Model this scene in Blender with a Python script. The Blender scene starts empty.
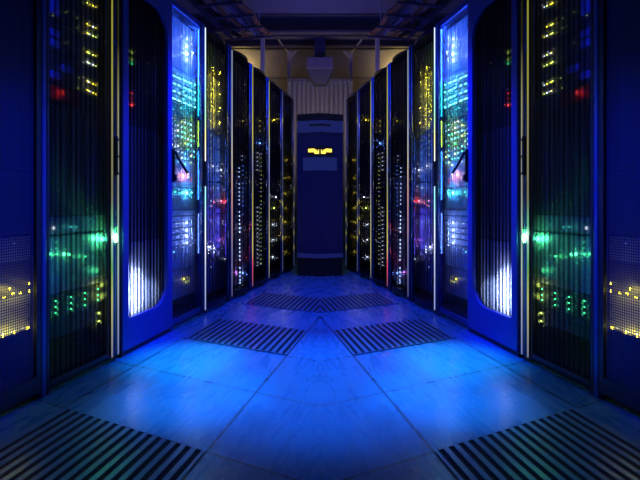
import bpy, bmesh, math, random
from mathutils import Vector, Matrix

random.seed(7)
SC = bpy.context.scene
COL = SC.collection

# ------------------------------------------------------------------ camera
F = 480.0
CAM_H = 0.837
cam_d = bpy.data.cameras.new('camera')
cam_d.sensor_width = 36.0
cam_d.lens = 36.0 * F / 640.0
cam_d.shift_y = -36.0 / 640.0
cam_d.clip_start = 0.05
cam = bpy.data.objects.new('camera', cam_d)
COL.objects.link(cam)
cam.location = (0, 0, CAM_H)
cam.rotation_euler = (math.pi / 2, 0, 0)
SC.camera = cam

# ------------------------------------------------------------------ world, exposure
w = bpy.data.worlds.new('World')
SC.world = w
w.use_nodes = True
w.node_tree.nodes['Background'].inputs[0].default_value = (0.01, 0.015, 0.12, 1)
w.node_tree.nodes['Background'].inputs[1].default_value = 0.02
SC.view_settings.view_transform = 'Standard'
SC.view_settings.look = 'None'
SC.view_settings.exposure = 0.0
SC.view_settings.gamma = 1.0
SC.view_settings.use_curve_mapping = False
try:
    SC.cycles.use_denoising = True
    SC.cycles.max_bounces = 8
    SC.cycles.transparent_max_bounces = 16
    SC.cycles.sample_clamp_indirect = 3.0
    SC.cycles.caustics_reflective = False
    SC.cycles.caustics_refractive = False
except Exception:
    pass


def lamp(kind, name, loc, color, power, parent=None, rot=None, **kw):
    d = bpy.data.lights.new(name, kind)
    d.color = color
    d.energy = power
    for k, v in kw.items():
        setattr(d, k, v)
    o = bpy.data.objects.new(name, d)
    COL.objects.link(o)
    o.location = loc
    if rot is not None:
        o.rotation_euler = rot
    if parent is not None:
        o.parent = parent
    return o


def aim(o, target):
    d = Vector(target) - o.location
    o.rotation_euler = d.to_track_quat('-Z', 'Y').to_euler()


# blue ceiling luminaires over the aisle
for yy, p in ((3.6, 9.0), (4.9, 8.0)):
    lamp('AREA', 'aisle_light', (0, yy, 3.42), (0.0, 0.03, 1.0), p, rot=(0, 0, 0),
         shape='RECTANGLE', size=0.4, size_y=0.9, spread=math.radians(80))
o = lamp('SPOT', 'aisle_spot', (0, 2.2, 3.3), (0.0, 0.19, 1.0), 760.0,
         spot_size=math.radians(29), spot_blend=1.0, shadow_soft_size=0.1)
aim(o, (0, 2.3, 0))
o = lamp('SPOT', 'aisle_spot', (0, 3.2, 3.3), (0.0, 0.06, 1.0), 300.0,
         spot_size=math.radians(30), spot_blend=1.0, shadow_soft_size=0.1)
aim(o, (0, 3.15, 0))
# added area lamp over the cooling unit, brightening the ceiling
o = lamp('AREA', 'ceiling_fill', (0, 5.8, 1.95), (0.04, 0.045, 1.0), 6.0, shape='RECTANGLE', size=0.4, size_y=0.3)
aim(o, (0, 5.9, 3.5))
# added lamp hidden behind the cooling unit, brightening the screen and the duct
o = lamp('AREA', 'screen_fill', (0, 6.45, 1.6), (1.0, 0.80, 0.92), 4.0, shape='RECTANGLE', size=0.5, size_y=0.2)
aim(o, (0, 7.4, 2.8))
for s in (-1, 1):
    # added spots imitating the cabinets' reflected glow on the floor
    o = lamp('SPOT', 'floor_fill', (s * 0.15, 2.9, 3.3), (0.0, 0.30, 1.0), 680.0,
             spot_size=math.radians(14), spot_blend=0.9, shadow_soft_size=0.08)
    aim(o, (s * 0.56, 2.12, 0))
    o = lamp('SPOT', 'floor_fill', (s * 0.15, 3.2, 3.3), (0.01, 0.42, 1.0), 1000.0,
             spot_size=math.radians(13), spot_blend=0.9, shadow_soft_size=0.08)
    aim(o, (s * 0.72, 2.6, 0))
    # added fill spots brightening the faces of the round-cornered doors and of the perforated doors
    for z, src, deg, p in ((1.25, 3.4, 20, 1100.0), (0.30, 3.6, 13, 900.0)):
        o = lamp('SPOT', 'door_fill', (s * -0.3, src, 3.3), (0.0, 0.02, 1.0), p,
                 spot_size=math.radians(deg), spot_blend=1.0, shadow_soft_size=0.08)
        aim(o, (s * 1.01, 2.95, z))
    o = lamp('SPOT', 'door_fill', (s * -0.7, 2.2, 3.3), (0.0, 0.01, 1.0), 560.0,
             spot_size=math.radians(17), spot_blend=1.0, shadow_soft_size=0.08)
    aim(o, (s * 1.25, 1.85, 0.75))
    # added blue lamp over the cabinets, brightening the ceiling
    o = lamp('AREA', 'ceiling_fill', (s * 1.9, 4.6, 2.3), (0.04, 0.06, 1.0), 4.0,
             shape='RECTANGLE', size=0.3, size_y=2.5, rot=(math.pi, 0, 0))
    # warm lamp behind the far cabinets
    lamp('POINT', 'warm_lamp', (s * 1.36, 8.18, 3.16), (1.0, 0.72, 0.25), 6.0, shadow_soft_size=0.1)

# ------------------------------------------------------------------ materials


def mat(name):
    m = bpy.data.materials.new(name)
    m.use_nodes = True
    nt = m.node_tree
    for n in list(nt.nodes):
        nt.nodes.remove(n)
    out = nt.nodes.new('ShaderNodeOutputMaterial')
    return m, nt, out


def N(nt, kind, **kw):
    n = nt.nodes.new(kind)
    for k, v in kw.items():
        setattr(n, k, v)
    return n


def math_node(nt, op, a, b=None, c=None):
    n = nt.nodes.new('ShaderNodeMath')
    n.operation = op
    for i, v in enumerate((a, b, c)):
        if v is None:
            continue
        if isinstance(v, (int, float)):
            n.inputs[i].default_value = v
        else:
            nt.links.new(v, n.inputs[i])
    return n.outputs[0]


def principled(name, color, rough=0.5, metal=0.0, spec=0.5, noise=0.0, nscale=20.0, bump=0.0, aniso=0.0, stretch=None):
    m, nt, out = mat(name)
    p = N(nt, 'ShaderNodeBsdfPrincipled')
    nt.links.new(p.outputs[0], out.inputs[0])
    p.inputs['Base Color'].default_value = (*color, 1)
    p.inputs['Roughness'].default_value = rough
    p.inputs['Metallic'].default_value = metal
    p.inputs['Specular IOR Level'].default_value = spec
    if aniso:
        p.inputs['Anisotropic'].default_value = aniso
        t = N(nt, 'ShaderNodeCombineXYZ')
        t.inputs[2].default_value = 1.0
        nt.links.new(t.outputs[0], p.inputs['Tangent'])
    if noise or bump:
        tc = N(nt, 'ShaderNodeTexCoord')
        mp = N(nt, 'ShaderNodeMapping')
        if stretch:
            mp.inputs['Scale'].default_value = stretch
        nz = N(nt, 'ShaderNodeTexNoise')
        nz.inputs['Scale'].default_value = nscale
        nz.inputs['Detail'].default_value = 4
        nt.links.new(tc.outputs['Object'], mp.inputs[0])
        nt.links.new(mp.outputs[0], nz.inputs['Vector'])
        if noise:
            mr = N(nt, 'ShaderNodeMapRange')
            mr.inputs['To Min'].default_value = 1 - noise
            mr.inputs['To Max'].default_value = 1 + noise
            nt.links.new(nz.outputs['Fac'], mr.inputs['Value'])
            vm = N(nt, 'ShaderNodeVectorMath', operation='SCALE')
            vm.inputs[0].default_value = color
            nt.links.new(mr.outputs[0], vm.inputs['Scale'])
            nt.links.new(vm.outputs[0], p.inputs['Base Color'])
        if bump:
            b = N(nt, 'ShaderNodeBump')
            b.inputs['Strength'].default_value = bump
            b.inputs['Distance'].default_value = 0.01
            nt.links.new(nz.outputs['Fac'], b.inputs['Height'])
            nt.links.new(b.outputs[0], p.inputs['Normal'])
    return m


def emission(name, color, strength):
    m, nt, out = mat(name)
    e = N(nt, 'ShaderNodeEmission')
    e.inputs[0].default_value = (*color, 1)
    e.inputs[1].default_value = strength
    nt.links.new(e.outputs[0], out.inputs[0])
    return m


def glint_material(name, stops, strength):
    """Glowing edge bar with reflected lights put into its colour along its height: stops = [(z, rgb)]."""
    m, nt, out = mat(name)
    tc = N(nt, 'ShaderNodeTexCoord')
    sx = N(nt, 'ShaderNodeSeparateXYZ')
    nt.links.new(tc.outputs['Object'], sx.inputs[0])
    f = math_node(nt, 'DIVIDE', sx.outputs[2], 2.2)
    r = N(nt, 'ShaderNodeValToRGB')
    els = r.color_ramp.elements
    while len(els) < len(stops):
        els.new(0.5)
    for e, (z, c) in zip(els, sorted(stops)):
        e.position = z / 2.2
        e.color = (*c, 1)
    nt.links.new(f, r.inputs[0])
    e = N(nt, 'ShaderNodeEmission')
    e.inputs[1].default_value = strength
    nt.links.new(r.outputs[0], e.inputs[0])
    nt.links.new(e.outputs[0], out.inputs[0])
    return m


def pane_material(name, light, dark, pitch, duty=0.5, gloss=0.10, rough=0.18, smear=0.3, tilt=2.6):
    """Tinted door pane printed with vertical bands; its fine horizontal grooves draw lights out into upright streaks."""
    m, nt, out = mat(name)
    tc = N(nt, 'ShaderNodeTexCoord')
    sx = N(nt, 'ShaderNodeSeparateXYZ')
    nt.links.new(tc.outputs['Object'], sx.inputs[0])
    ax = math_node(nt, 'ABSOLUTE', sx.outputs[0])
    f = math_node(nt, 'FRACT', math_node(nt, 'DIVIDE', ax, pitch))
    nz = N(nt, 'ShaderNodeTexNoise', noise_dimensions='1D')
    nz.inputs['Scale'].default_value = 45.0
    nt.links.new(ax, nz.inputs['W'])
    f2 = math_node(nt, 'ADD', f, math_node(nt, 'MULTIPLY', math_node(nt, 'SUBTRACT', nz.outputs['Fac'], 0.5), 0.9))
    g = N(nt, 'ShaderNodeMapRange')
    g.inputs['From Min'].default_value = duty - 0.12
    g.inputs['From Max'].default_value = duty + 0.12
    nt.links.new(f2, g.inputs['Value'])
    mx = N(nt, 'ShaderNodeMix', data_type='RGBA')
    nt.links.new(g.outputs[0], mx.inputs['Factor'])
    mx.inputs['A'].default_value = (*light, 1)
    mx.inputs['B'].default_value = (*dark, 1)
    t = N(nt, 'ShaderNodeBsdfTransparent')
    nt.links.new(mx.outputs['Result'], t.inputs[0])
    # fine grooves: the surface tilts up and down at random over a fraction of a millimetre
    wn = N(nt, 'ShaderNodeTexWhiteNoise', noise_dimensions='3D')
    vs = N(nt, 'ShaderNodeVectorMath', operation='SCALE')
    nt.links.new(tc.outputs['Object'], vs.inputs[0])
    vs.inputs['Scale'].default_value = 5000.0
    nt.links.new(vs.outputs[0], wn.inputs['Vector'])
    e = math_node(nt, 'MULTIPLY', math_node(nt, 'SUBTRACT', wn.outputs['Value'], 0.5), tilt)
    cz = N(nt, 'ShaderNodeCombineXYZ')
    nt.links.new(e, cz.inputs[2])
    ge = N(nt, 'ShaderNodeNewGeometry')
    ad = N(nt, 'ShaderNodeVectorMath', operation='ADD')
    nt.links.new(ge.outputs['Normal'], ad.inputs[0])
    nt.links.new(cz.outputs[0], ad.inputs[1])
    nn = N(nt, 'ShaderNodeVectorMath', operation='NORMALIZE')
    nt.links.new(ad.outputs[0], nn.inputs[0])
    rf = N(nt, 'ShaderNodeBsdfRefraction')
    rf.inputs['IOR'].default_value = 1.18
    rf.inputs['Roughness'].default_value = 0.2
    nt.links.new(mx.outputs['Result'], rf.inputs['Color'])
    nt.links.new(nn.outputs[0], rf.inputs['Normal'])
    m1 = N(nt, 'ShaderNodeMixShader')
    m1.inputs[0].default_value = smear
    nt.links.new(t.outputs[0], m1.inputs[1])
    nt.links.new(rf.outputs[0], m1.inputs[2])
    gl = N(nt, 'ShaderNodeBsdfGlossy')
    gl.inputs['Roughness'].default_value = rough
    nt.links.new(nn.outputs[0], gl.inputs['Normal'])
    ms = N(nt, 'ShaderNodeMixShader')
    lw = N(nt, 'ShaderNodeLayerWeight')
    lw.inputs['Blend'].default_value = 0.25
    fac = math_node(nt, 'MULTIPLY', math_node(nt, 'ADD', lw.outputs['Facing'], 0.3), gloss)
    nt.links.new(fac, ms.inputs[0])
    nt.links.new(m1.outputs[0], ms.inputs[1])
    nt.links.new(gl.outputs[0], ms.inputs[2])
    nt.links.new(ms.outputs[0], out.inputs[0])
    return m


def perforated_material(name, color, pitch):
    m, nt, out = mat(name)
    tc = N(nt, 'ShaderNodeTexCoord')
    sx = N(nt, 'ShaderNodeSeparateXYZ')
    nt.links.new(tc.outputs['Object'], sx.inputs[0])
    fx = math_node(nt, 'SUBTRACT', math_node(nt, 'FRACT', math_node(nt, 'DIVIDE', math_node(nt, 'ABSOLUTE', sx.outputs[0]), pitch)), 0.5)
    fz = math_node(nt, 'SUBTRACT', math_node(nt, 'FRACT', math_node(nt, 'DIVIDE', sx.outputs[2], pitch)), 0.5)
    d2 = math_node(nt, 'ADD', math_node(nt, 'MULTIPLY', fx, fx), math_node(nt, 'MULTIPLY', fz, fz))
    hole = math_node(nt, 'LESS_THAN', d2, 0.15)
    p = N(nt, 'ShaderNodeBsdfPrincipled')
    p.inputs['Base Color'].default_value = (*color, 1)
    p.inputs['Roughness'].default_value = 0.5
    p.inputs['Metallic'].default_value = 0.3
    t = N(nt, 'ShaderNodeBsdfTransparent')
    ms = N(nt, 'ShaderNodeMixShader')
    nt.links.new(hole, ms.inputs[0])
    nt.links.new(p.outputs[0], ms.inputs[1])
    nt.links.new(t.outputs[0], ms.inputs[2])
    nt.links.new(ms.outputs[0], out.inputs[0])
    return m


# floor tile grid (left half in world coordinates, mirrored about x = 0)
J0 = (-0.384, 1.62)
TA = (0.100, 0.513)
TB = (-0.670, 0.350)
TDET = TA[0] * TB[1] - TB[0] * TA[1]


def floor_material():
    m, nt, out = mat('raised_floor')
    tc = N(nt, 'ShaderNodeTexCoord')
    sx = N(nt, 'ShaderNodeSeparateXYZ')
    nt.links.new(tc.outputs['Object'], sx.inputs[0])
    ax = math_node(nt, 'ABSOLUTE', sx.outputs[0])
    dx = math_node(nt, 'SUBTRACT', math_node(nt, 'MULTIPLY', ax, -1.0), J0[0])
    dy = math_node(nt, 'SUBTRACT', sx.outputs[1], J0[1])
    i = math_node(nt, 'ADD', math_node(nt, 'MULTIPLY', dx, TB[1] / TDET), math_node(nt, 'MULTIPLY', dy, -TB[0] / TDET))
    j = math_node(nt, 'ADD', math_node(nt, 'MULTIPLY', dx, -TA[1] / TDET), math_node(nt, 'MULTIPLY', dy, TA[0] / TDET))

    def edge(v, wd):
        f = math_node(nt, 'FRACT', v)
        a = math_node(nt, 'ABSOLUTE', math_node(nt, 'SUBTRACT', f, 0.5))
        return math_node(nt, 'GREATER_THAN', a, 0.5 - wd)
    joint = math_node(nt, 'MAXIMUM', edge(i, 0.008), edge(j, 0.007))
    # per-tile tone
    cid = N(nt, 'ShaderNodeCombineXYZ')
    nt.links.new(math_node(nt, 'FLOOR', i), cid.inputs[0])
    nt.links.new(math_node(nt, 'FLOOR', j), cid.inputs[1])
    wn = N(nt, 'ShaderNodeTexWhiteNoise', noise_dimensions='2D')
    nt.links.new(cid.outputs[0], wn.inputs['Vector'])
    # mottled wear, drawn out along the aisle
    cv = N(nt, 'ShaderNodeCombineXYZ')
    nt.links.new(i, cv.inputs[0])
    nt.links.new(j, cv.inputs[1])
    mp = N(nt, 'ShaderNodeMapping')
    mp.inputs['Scale'].default_value = (1.2, 7.0, 1.0)
    nt.links.new(cv.outputs[0], mp.inputs[0])
    nz = N(nt, 'ShaderNodeTexNoise')
    nz.inputs['Scale'].default_value = 1.5
    nz.inputs['Detail'].default_value = 6
    nz.inputs['Distortion'].default_value = 1.2
    nt.links.new(mp.outputs[0], nz.inputs['Vector'])
    n2 = N(nt, 'ShaderNodeTexNoise')
    n2.inputs['Scale'].default_value = 4.0
    n2.inputs['Detail'].default_value = 5
    nt.links.new(cv.outputs[0], n2.inputs['Vector'])
    tone = math_node(nt, 'ADD', math_node(nt, 'MULTIPLY', wn.outputs['Value'], 0.22),
                     math_node(nt, 'ADD', math_node(nt, 'MULTIPLY', nz.outputs['Fac'], 0.45), math_node(nt, 'MULTIPLY', n2.outputs['Fac'], 0.4)))
    tone = math_node(nt, 'ADD', tone, 0.45)
    jt = math_node(nt, 'SUBTRACT', 1.0, math_node(nt, 'MULTIPLY', joint, 0.78))
    tone = math_node(nt, 'MULTIPLY', tone, jt)
    vm = N(nt, 'ShaderNodeVectorMath', operation='SCALE')
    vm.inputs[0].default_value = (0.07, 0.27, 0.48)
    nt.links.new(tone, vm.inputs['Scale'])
    p = N(nt, 'ShaderNodeBsdfPrincipled')
    nt.links.new(vm.outputs[0], p.inputs['Base Color'])
    rr = N(nt, 'ShaderNodeMapRange')
    rr.inputs['To Min'].default_value = 0.14
    rr.inputs['To Max'].default_value = 0.42
    nt.links.new(nz.outputs['Fac'], rr.inputs['Value'])
    nt.links.new(rr.outputs[0], p.inputs['Roughness'])
    p.inputs['Specular IOR Level'].default_value = 0.55
    b = N(nt, 'ShaderNodeBump')
    b.inputs['Strength'].default_value = 0.12
    b.inputs['Distance'].default_value = 0.01
    nt.links.new(math_node(nt, 'SUBTRACT', n2.outputs['Fac'], math_node(nt, 'MULTIPLY', joint, 0.8)), b.inputs['Height'])
    nt.links.new(b.outputs[0], p.inputs['Normal'])
    nt.links.new(p.outputs[0], out.inputs[0])
    return m


MT = {
    'floor': floor_material(),
    'ceiling': principled('ceiling_paint', (0.20, 0.20, 0.34), 0.8, noise=0.15, nscale=3),
    'wall': principled('wall_paint', (0.45, 0.42, 0.38), 0.8, noise=0.2, nscale=4),
    'beam': principled('beam_paint', (0.16, 0.14, 0.15), 0.7, noise=0.2, nscale=6),
    'pipe': principled('galvanised_steel', (0.66, 0.62, 0.64), 0.5, 0.0, noise=0.15, nscale=14),
    'dark_duct': principled('dark_duct_metal', (0.05, 0.045, 0.06), 0.6),  # darker metal tone for the funnel
    'pit': principled('grate_pit_shade', (0.002, 0.004, 0.02), 0.8),
    'black': principled('black_metal', (0.012, 0.012, 0.016), 0.45, 0.0),
    'dark': principled('dark_cabinet_metal', (0.008, 0.011, 0.05), 0.4, 0.1, noise=0.1, nscale=30),
    'frame': principled('door_frame_enamel', (0.03, 0.07, 0.36), 0.35, 0.1, noise=0.08, nscale=12),
    'post': principled('brushed_aluminium', (0.26, 0.26, 0.26), 0.26, 1.0, noise=0.06, nscale=40, stretch=(1, 1, 0.02), aniso=0.85),
    'handle': principled('black_handle_plastic', (0.02, 0.02, 0.025), 0.3),
    'face': principled('server_front_metal', (0.10, 0.105, 0.12), 0.4, 0.2, noise=0.15, nscale=60),
    'face_mid': principled('server_front_grey_metal', (0.34, 0.35, 0.38), 0.4, 0.2, noise=0.12, nscale=60),
    'face_pale': principled('server_front_pale_metal', (0.62, 0.64, 0.68), 0.45, 0.1, noise=0.1, nscale=60),
    'tag': principled('blue_plastic', (0.22, 0.25, 0.85), 0.4),
    'redglow': principled('red_glow_paint', (0.35, 0.01, 0.01), 0.4),
    'grate': principled('grate_steel', (0.13, 0.27, 0.46), 0.32, 0.1, noise=0.15, nscale=25),
    'cable_brown': principled('orange_brown_cable', (0.42, 0.18, 0.07), 0.6, noise=0.3, nscale=25),
    'cable_grey': principled('grey_cable', (0.25, 0.26, 0.32), 0.6, noise=0.2, nscale=25),
    'cable_black': principled('black_cable', (0.01, 0.01, 0.012), 0.45),
    'curtain': principled('grey_strip', (0.42, 0.40, 0.42), 0.55, noise=0.3, nscale=6, stretch=(6, 6, 0.6)),
    'unit': principled('cooling_unit_enamel', (0.012, 0.014, 0.11), 0.45, 0.1),
    'unit_light': principled('cooling_unit_grey', (0.22, 0.23, 0.30), 0.5),
    'duct': principled('duct_sheet_metal', (0.35, 0.30, 0.31), 0.5, 0.3, noise=0.15, nscale=8),
    'perf': perforated_material('perforated_steel', (0.02, 0.025, 0.17), 0.011),
    'pane_clear': pane_material('clear_ribbed_pane', (0.95, 0.96, 1.0), (0.62, 0.66, 0.8), 0.030, 0.55, 0.08, 0.15, 0.14),
    'pane_tint': pane_material('tinted_ribbed_pane', (0.7, 0.72, 0.8), (0.12, 0.13, 0.20), 0.036, 0.5, 0.05, 0.15, 0.10),
    'pane_smoke': pane_material('smoked_ribbed_pane', (0.85, 0.86, 0.9), (0.45, 0.47, 0.55), 0.034, 0.5, 0.04, 0.15, 0.10),
    'pane_dark': pane_material('dark_ribbed_pane', (0.7, 0.7, 0.75), (0.5, 0.5, 0.55), 0.05, 0.5, 0.03, 0.10, 0.06),
}

LEDC = {
    'yellow': (1.0, 0.82, 0.04), 'amber': (1.0, 0.50, 0.03), 'green': (0.08, 1.0, 0.30), 'white': (0.85, 0.92, 1.0),
    'cyan': (0.20, 0.80, 1.0), 'teal': (0.10, 1.0, 0.75), 'blue': (0.12, 0.28, 1.0), 'red': (1.0, 0.04, 0.03),
    'orange': (1.0, 0.28, 0.10), 'magenta': (0.8, 0.2, 1.0), 'lime': (0.75, 1.0, 0.15), 'ice': (0.5, 0.65, 1.0),
}
_led_m = {}


def led_mat(c, strength):
    k = (c, strength)
    if k not in _led_m:
        _led_m[k] = emission('%s_diode' % c, LEDC[c], strength)
    return _led_m[k]


# ------------------------------------------------------------------ mesh building


class MB:
    def __init__(self):
        self.v, self.f = [], []

    def box(self, x0, x1, y0, y1, z0, z1):
        b = len(self.v)
        for z in (z0, z1):
            for x, y in ((x0, y0), (x1, y0), (x1, y1), (x0, y1)):
                self.v.append((x, y, z))
        for q in ((0, 3, 2, 1), (4, 5, 6, 7), (0, 1, 5, 4), (1, 2, 6, 5), (2, 3, 7, 6), (3, 0, 4, 7)):
            self.f.append(tuple(b + i for i in q))
        return self

    def prism_z(self, poly, z0, z1):
        b, n = len(self.v), len(poly)
        self.v += [(x, y, z0) for x, y in poly] + [(x, y, z1) for x, y in poly]
        self.f.append(tuple(b + i for i in reversed(range(n))))
        self.f.append(tuple(b + n + i for i in range(n)))
        for i in range(n):
            k = (i + 1) % n
            self.f.append((b + i, b + k, b + n + k, b + n + i))
        return self

    def prism_y(self, poly, y0, y1):
        """poly in (x, z), extruded along y."""
        b, n = len(self.v), len(poly)
        self.v += [(x, y0, z) for x, z in poly] + [(x, y1, z) for x, z in poly]
        self.f.append(tuple(b + i for i in range(n)))
        self.f.append(tuple(b + n + i for i in reversed(range(n))))
        for i in range(n):
            k = (i + 1) % n
            self.f.append((b + k, b + i, b + n + i, b + n + k))
        return self

    def tube(self, pts, r, n=8):
        b = len(self.v)
        pts = [Vector(p) for p in pts]
        for i, p in enumerate(pts):
            t = (pts[min(i + 1, len(pts) - 1)] - pts[max(i - 1, 0)]).normalized()
            up = Vector((0, 0, 1)) if abs(t.z) < 0.9 else Vector((1, 0, 0))
            a = t.cross(up).normalized()
            c = t.cross(a).normalized()
            for k in range(n):
                g = 2 * math.pi * k / n
                self.v.append(tuple(p + (a * math.cos(g) + c * math.sin(g)) * r))
        for i in range(len(pts) - 1):
            for k in range(n):
                q, e = b + i * n, (k + 1) % n
                self.f.append((q + k, q + e, q + n + e, q + n + k))
        self.f.append(tuple(b + k for k in reversed(range(n))))
        self.f.append(tuple(b + (len(pts) - 1) * n + k for k in range(n)))
        return self

    def quadloop(self, ring_a, ring_b):
        b, n = len(self.v), len(ring_a)
        self.v += list(ring_a) + list(ring_b)
        for i in range(n):
            k = (i + 1) % n
            self.f.append((b + i, b + k, b + n + k, b + n + i))
        return self

    def mesh(self, name, m, s=1, smooth=False, clip=False):
        me = bpy.data.meshes.new(name)
        bm = bmesh.new()
        vs = [bm.verts.new((v[0] * s, v[1], v[2])) for v in self.v]
        for f in self.f:
            try:
                bm.faces.new([vs[i] for i in f])
            except ValueError:
                pass
        bmesh.ops.recalc_face_normals(bm, faces=bm.faces[:])
        bm.to_mesh(me)
        bm.free()
        if smooth:
            for p in me.polygons:
                p.use_smooth = True
        me.materials.append(m)
        return me

    def build(self, name, m, parent=None, s=1, bevel=0.0, smooth=False, loc=None):
        o = bpy.data.objects.new(name, self.mesh(name, m, s, smooth))
        COL.objects.link(o)
        if parent is not None:
            o.parent = parent
        if loc is not None:
            o.location = loc
        if bevel:
            b = o.modifiers.new('bevel', 'BEVEL')
            b.width = bevel
            b.segments = 2
            b.limit_method = 'ANGLE'
        return o


def tag(o, label, cat, group=None, kind=None):
    if label:
        o['label'] = label
    if cat:
        o['category'] = cat
    if group:
        o['group'] = group
    if kind:
        o['kind'] = kind
    return o


def thing(name, label, cat, loc=(0, 0, 0), rz=0.0, group=None):
    o = bpy.data.objects.new(name, None)
    o.empty_display_size = 0.1
    COL.objects.link(o)
    o.location = loc
    o.rotation_euler = (0, 0, rz)
    return tag(o, label, cat, group)


def struct(o):
    o['kind'] = 'structure'
    return o


SIDE = {1: 'left', -1: 'right'}

# ------------------------------------------------------------------ room shell
HC = 3.5
YB = 8.3
YF = -2.5
XW = 3.2
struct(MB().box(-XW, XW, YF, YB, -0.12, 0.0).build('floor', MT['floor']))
cm = MB().box(-XW, XW, YF, YB, HC + 0.012, HC + 0.12)
xs = [-XW + 6.4 * k / 5 for k in range(6)]
ys = [YF + 10.8 * k / 9 for k in range(10)]
for a in range(5):
    for b in range(9):
        cm.box(xs[a] + 0.008, xs[a + 1] - 0.008, ys[b] + 0.008, ys[b + 1] - 0.008, HC, HC + 0.014)
struct(cm.build('ceiling', MT['ceiling']))
struct(MB().box(-XW - 0.1, -XW, YF, YB, 0, HC + 0.1).build('wall_left', MT['wall']))
struct(MB().box(XW, XW + 0.1, YF, YB, 0, HC + 0.1).build('wall_right', MT['wall']))
wb = MB().box(-XW, XW, YB, YB + 0.1, 0, HC + 0.1)
for z in (1.0, 2.0, 2.75, 3.02):
    wb.box(-XW, XW, YB - 0.015, YB + 0.01, z, z + 0.03)
struct(wb.build('wall_back', MT['wall']))
struct(MB().box(-XW, XW, YF - 0.1, YF, 0, HC + 0.1).build('wall_front', MT['wall']))
# transverse beams below the ceiling
for y0, y1, z0 in ((6.7, 7.0, 3.24), (7.6, 7.8, 3.33)):
    bm_ = MB().box(-XW, XW, y0 + 0.13, y1 - 0.13, z0, HC)
    bm_.box(-XW, XW, y0, y1, z0, z0 + 0.03).box(-XW, XW, y0, y1, HC - 0.03, HC)
    struct(bm_.build('ceiling_beam', MT['beam']))

# ------------------------------------------------------------------ floor grates


def cell(i, j):
    return (J0[0] + i * TA[0] + j * TB[0], J0[1] + i * TA[1] + j * TB[1])


def clip_poly(poly, xmax):
    out = []
    for k in range(len(poly)):
        a, b = poly[k], poly[(k + 1) % len(poly)]
        ina, inb = a[0] <= xmax, b[0] <= xmax
        if ina:
            out.append(a)
        if ina != inb:
            t = (xmax - a[0]) / (b[0] - a[0])
            out.append((xmax, a[1] + t * (b[1] - a[1])))
    return out


GRATES = [(-1, 'long dark-slotted steel floor grate nearest the camera on the %s side of the aisle'),
          (2, 'slotted steel floor grate halfway down the aisle, on its %s side'),
          (4, 'slotted floor grate meeting its twin in a chevron before the cooling unit, %s half')]
for s in (1, -1):
    for i0, lab in GRATES:
        c = cell(i0 + 0.5, 0.5)
        if i0 == 4:
            c = (-0.3, c[1])
        t = thing('floor_grate', lab % SIDE[s], 'floor grate', (s * c[0], c[1], 0), 0, 'slotted floor grates')

        def loc_poly(i_0, i_1, j_0, j_1):
            p = [cell(i_0, j_0), cell(i_1, j_0), cell(i_1, j_1), cell(i_0, j_1)]
            p = clip_poly(p, -0.002)
            return [(x - c[0], y - c[1]) for x, y in p]
        m = MB().prism_z(loc_poly(i0 + 0.012, i0 + 0.988, 0.02, 0.98), 0.0005, 0.0015)
        m.build('pit_shade_sheet', MT['pit'], t, s)  # dark sheet standing in for the shade below the slats
        sl = MB()
        n = 16
        for k in range(n):
            ja = 0.02 + 0.96 * k / n
            p = loc_poly(i0 + 0.012, i0 + 0.988, ja + 0.96 / n * 0.5, ja + 0.96 / n)
            if len(p) >= 3:
                sl.prism_z(p, 0.0015, 0.006)
        sl.build('slats', MT['grate'], t, s, bevel=0.0008)
        fr = MB()
        for q in ((i0 + 0.004, i0 + 0.012, 0.004, 0.996), (i0 + 0.988, i0 + 0.996, 0.004, 0.996)):
            p = loc_poly(*q)
            if len(p) >= 3:
                fr.prism_z(p, 0.0005, 0.006)
        for q in ((i0 + 0.012, i0 + 0.988, 0.004, 0.02), (i0 + 0.012, i0 + 0.988, 0.98, 0.996)):
            p = loc_poly(*q)
            if len(p) >= 3:
                fr.prism_z(p, 0.0005, 0.006)
        fr.build('frame', MT['grate'], t, s)

# ------------------------------------------------------------------ cabinets
UX, UY = 0.19612, 0.98058
W = 0.5385
H = 2.2
D = 0.85
ZK = [1.563 + 0.528 * k for k in range(9)]


def cab_origin(k, s):
    return (s * (-1.61 + 0.2 * ZK[k]), ZK[k], 0.0)


def cab_rot(s):
    a = math.atan2(UY, UX)
    return a if s == 1 else -a


def uz(k, px, py, d):
    """Where the sight line through photo pixel (px, py) of the left row meets the plane d behind cabinet k's front: (u, z)."""
    rx = (px - 320.0) / F
    Zk = ZK[k]
    Xk = -1.61 + 0.2 * Zk
    u = (rx * Zk + rx * UX * d - Xk + UY * d) / (UX - UY * rx)
    y = Zk + UY * u + UX * d
    return u, CAM_H + (204.0 - py) / F * y


CAB = {
    0: 'perforated-door cabinet nearest the camera',
    1: 'glass-doored cabinet with green lights',
    2: 'cabinet with round-cornered window',
    3: 'bright blue cabinet',
    4: 'yellow-green glowing cabinet',
    5: 'first dark bowed-door cabinet',
    6: 'second dark bowed-door cabinet',
    7: 'third dark bowed-door cabinet',
    8: 'last dark bowed-door cabinet',
}
CABLAB = {
    0: 'navy server cabinet with perforated steel door, nearest the camera in the %s row',
    1: 'server cabinet with ribbed glass door and green-lit drives, second in the %s row',
    2: 'blue server cabinet with round-cornered ribbed window, third in the %s row',
    3: 'bright blue-lit server cabinet with lever handle, fourth in the %s row',
    4: 'server cabinet with yellow-green glow behind ribbed pane, fifth in the %s row',
    5: 'dark bowed-door server cabinet with red glow low down, sixth in the %s row',
    6: 'black bowed-door server cabinet with twin dotted light columns, seventh in the %s row',
    7: 'black bowed-door server cabinet with single white lights, eighth in the %s row',
    8: 'narrow-looking black server cabinet beside the cooling unit, last in the %s row',
}
FACE_D = {0: 0.05, 1: 0.045, 2: 0.05, 3: 0.07, 4: 0.045, 5: 0.02, 6: 0.02, 7: 0.02, 8: 0.02}
X = (0.06, 0.06, 0.06)
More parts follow.
